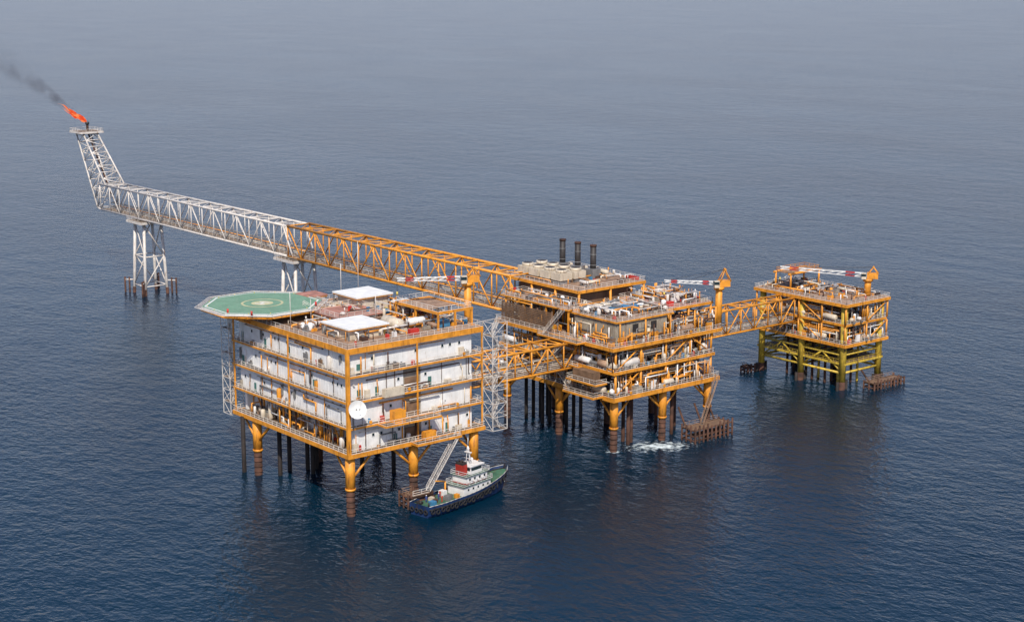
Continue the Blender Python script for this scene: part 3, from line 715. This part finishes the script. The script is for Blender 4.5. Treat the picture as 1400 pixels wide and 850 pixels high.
sd=(wd*.80+Vector((0,0,.60))).normalized(); LS=75
v=[];f=[];n=20
for i in range(n+1):
    x=LS*i/n; rr=1.5+x*.16
    for j in range(12):
        a=j/12*2*math.pi; v.append((x,rr*math.cos(a),rr*math.sin(a)))
for i in range(n):
    for j in range(12): f.append((i*12+j,i*12+(j+1)%12,(i+1)*12+(j+1)%12,(i+1)*12+j))
f.append(tuple(range(11,-1,-1))); f.append(tuple(n*12+j for j in range(12)))
me=bpy.data.meshes.new('smoke_plume'); me.from_pydata(v,[],f); sm=bpy.data.objects.new('smoke_plume',me); sc.collection.objects.link(sm)
sm.location=base+sd*7.5; sm.rotation_mode='QUATERNION'; sm.rotation_quaternion=sd.to_track_quat('X','Z')
m=bpy.data.materials.new('smoke'); m.use_nodes=True; nt=m.node_tree; nt.nodes.clear(); N=nt.nodes.new; K=nt.links.new
o=N('ShaderNodeOutputMaterial'); pv=N('ShaderNodeVolumePrincipled'); pv.inputs['Color'].default_value=(.14,.13,.15,1); K(pv.outputs[0],o.inputs['Volume'])
tc=N('ShaderNodeTexCoord'); sx=N('ShaderNodeSeparateXYZ'); K(tc.outputs['Object'],sx.inputs[0])
def mth(op,a,b=None,cl=False):
    q=N('ShaderNodeMath'); q.operation=op; q.use_clamp=cl
    for i,val in enumerate((a,b)):
        if val is None: continue
        if isinstance(val,(int,float)): q.inputs[i].default_value=val
        else: K(val,q.inputs[i])
    return q.outputs[0]
rad=mth('SQRT',mth('ADD',mth('POWER',sx.outputs[1],2.0),mth('POWER',sx.outputs[2],2.0)))
RR=mth('ADD',mth('MULTIPLY',sx.outputs[0],.16),1.5)
fall=mth('SUBTRACT',1.0,mth('DIVIDE',rad,RR),True)
nz=N('ShaderNodeTexNoise'); nz.inputs['Scale'].default_value=.2; nz.inputs['Detail'].default_value=5; K(tc.outputs['Object'],nz.inputs['Vector'])
nn=mth('MULTIPLY',mth('SUBTRACT',nz.outputs['Fac'],.40,True),4.0)
dx=mth('POWER',mth('SUBTRACT',1.0,mth('DIVIDE',sx.outputs[0],LS),True),3.8)
den=mth('MULTIPLY',mth('MULTIPLY',mth('MULTIPLY',fall,nn),dx),.46)
K(den,pv.inputs['Density']); me.materials.append(m)

# ------------------------------------------------------------------ sea
S=60000
me=bpy.data.meshes.new('sea'); me.from_pydata([(-S,-S,0),(S,-S,0),(S,S,0),(-S,S,0)],[],[(0,1,2,3)]); sea=bpy.data.objects.new('sea',me); sc.collection.objects.link(sea)
m=bpy.data.materials.new('sea_water'); m.use_nodes=True; nt=m.node_tree; N=nt.nodes.new; K=nt.links.new; b=nt.nodes['Principled BSDF']
b.inputs['Roughness'].default_value=.2; b.inputs['IOR'].default_value=1.33
tc=N('ShaderNodeTexCoord')
def noise(scale,rot,sy,detail=3,dist=0):
    mp=N('ShaderNodeMapping'); mp.inputs['Rotation'].default_value=(0,0,rot); mp.inputs['Scale'].default_value=(scale,scale*sy,scale); K(tc.outputs['Object'],mp.inputs[0])
    q=N('ShaderNodeTexNoise'); q.inputs['Scale'].default_value=1; q.inputs['Detail'].default_value=detail; q.inputs['Distortion'].default_value=dist; K(mp.outputs[0],q.inputs['Vector']); return q.outputs['Fac']
w1=mth('MULTIPLY',noise(.07,.7,.7,2,.3),.5); w2=mth('MULTIPLY',noise(.36,1.0,.7,3,.4),.40); w3=mth('MULTIPLY',noise(1.0,.4,.75,2,.2),.17)
amp=mth('ADD',mth('MULTIPLY',noise(.011,.9,.5,3,.6),1.3),.35)
hh=mth('ADD',w1,mth('MULTIPLY',mth('ADD',w2,w3),amp))
bp=N('ShaderNodeBump'); bp.inputs['Strength'].default_value=1; bp.inputs['Distance'].default_value=1; K(hh,bp.inputs['Height']); K(bp.outputs[0],b.inputs['Normal'])
cr_=N('ShaderNodeValToRGB'); cr_.color_ramp.elements[0].color=(.0003,.0135,.029,1); cr_.color_ramp.elements[0].position=.35; cr_.color_ramp.elements[1].color=(.0006,.020,.041,1); cr_.color_ramp.elements[1].position=.65
K(noise(.006,.3,.4,3,.5),cr_.inputs['Fac']); K(cr_.outputs[0],b.inputs['Base Color']); me.materials.append(m)
fm=bpy.data.materials.new('foam'); fm.use_nodes=True; nt=fm.node_tree; N=nt.nodes.new; K=nt.links.new; b=nt.nodes['Principled BSDF']; b.inputs['Base Color'].default_value=(.72,.82,.84,1); b.inputs['Roughness'].default_value=.8
tc=N('ShaderNodeTexCoord'); sx=N('ShaderNodeSeparateXYZ'); K(tc.outputs['Generated'],sx.inputs[0])
rx=mth('SUBTRACT',sx.outputs[0],.5); ry=mth('SUBTRACT',sx.outputs[1],.5); rr=mth('MULTIPLY',mth('SQRT',mth('ADD',mth('MULTIPLY',rx,rx),mth('MULTIPLY',ry,ry))),2.0)
nz=N('ShaderNodeTexNoise'); nz.inputs['Scale'].default_value=.55; nz.inputs['Detail'].default_value=8; K(tc.outputs['Object'],nz.inputs['Vector'])
al=mth('MULTIPLY',mth('SUBTRACT',mth('SUBTRACT',mth('MULTIPLY',nz.outputs['Fac'],2.4),rr),.58),1.4,True); K(al,b.inputs['Alpha'])
def foam(x,y,rx,ry,rot):
    v=[(rx*math.cos(i/24*2*math.pi),ry*math.sin(i/24*2*math.pi),0) for i in range(24)]
    me=bpy.data.meshes.new('sea_foam'); me.from_pydata(v,[],[tuple(range(24))]); me.materials.append(fm); o=bpy.data.objects.new('sea_foam',me); sc.collection.objects.link(o); o.location=(x,y,.03); o.rotation_euler=(0,0,rot)
foam(95,-3.5,12.5,7,-.5); foam(82.5,.5,2.6,2.6,0)

# ------------------------------------------------------------------ light
sv=Vector((-.60,-.80,0)).normalized(); el=math.radians(47)
sd3=Vector((sv.x*math.cos(el),sv.y*math.cos(el),math.sin(el)))
ld=bpy.data.lights.new('sun','SUN'); ld.energy=4.7; ld.angle=math.radians(.6); ld.color=(1,.93,.82); lo_=bpy.data.objects.new('sun',ld); sc.collection.objects.link(lo_); lo_.rotation_mode='QUATERNION'; lo_.rotation_quaternion=sd3.to_track_quat('Z','Y')
w=bpy.data.worlds.new('World'); sc.world=w; w.use_nodes=True; nt=w.node_tree; N=nt.nodes.new; K=nt.links.new; bg=nt.nodes['Background']; sky=N('ShaderNodeTexSky'); sky.sky_type='NISHITA'; sky.sun_disc=False; sky.sun_elevation=el; sky.sun_rotation=math.atan2(sv.x,sv.y)
sky.air_density=1.2; sky.dust_density=.9
tint=N('ShaderNodeMixRGB'); tint.blend_type='MULTIPLY'; tint.inputs[0].default_value=1; tint.inputs[2].default_value=(.98,.94,1.1,1)
K(sky.outputs[0],tint.inputs[1])
# pale haze band hugging the horizon
tc=N('ShaderNodeTexCoord'); sx=N('ShaderNodeSeparateXYZ'); K(tc.outputs['Generated'],sx.inputs[0])
hb_=mth('MULTIPLY',mth('POWER',mth('SUBTRACT',1.0,mth('DIVIDE',mth('ABSOLUTE',sx.outputs[2]),.22),True),2.0),.8)
hm=N('ShaderNodeMixRGB'); hm.inputs[2].default_value=(7.6,7.2,8.1,1); K(hb_,hm.inputs[0]); K(tint.outputs[0],hm.inputs[1])
K(hm.outputs[0],bg.inputs[0]); bg.inputs[1].default_value=.115

# ------------------------------------------------------------------ camera
f2=Vector((.6347,.7727,0)).normalized(); rt=Vector((f2.y,-f2.x,0)); p=math.atan(475/2273)
fw=f2*math.cos(p)+Vector((0,0,-math.sin(p))); up=rt.cross(fw)
cam=bpy.data.cameras.new('camera'); co=bpy.data.objects.new('camera',cam); sc.collection.objects.link(co)
M=Matrix((( rt.x,up.x,-fw.x,0),(rt.y,up.y,-fw.y,0),(rt.z,up.z,-fw.z,0),(0,0,0,1)))
loc=-f2*362.2+rt*37.1; M.translation=Vector((loc.x,loc.y,124)); co.matrix_world=M
cam.sensor_width=36; cam.lens=36*2273/1400; cam.clip_start=1; cam.clip_end=100000; sc.camera=co
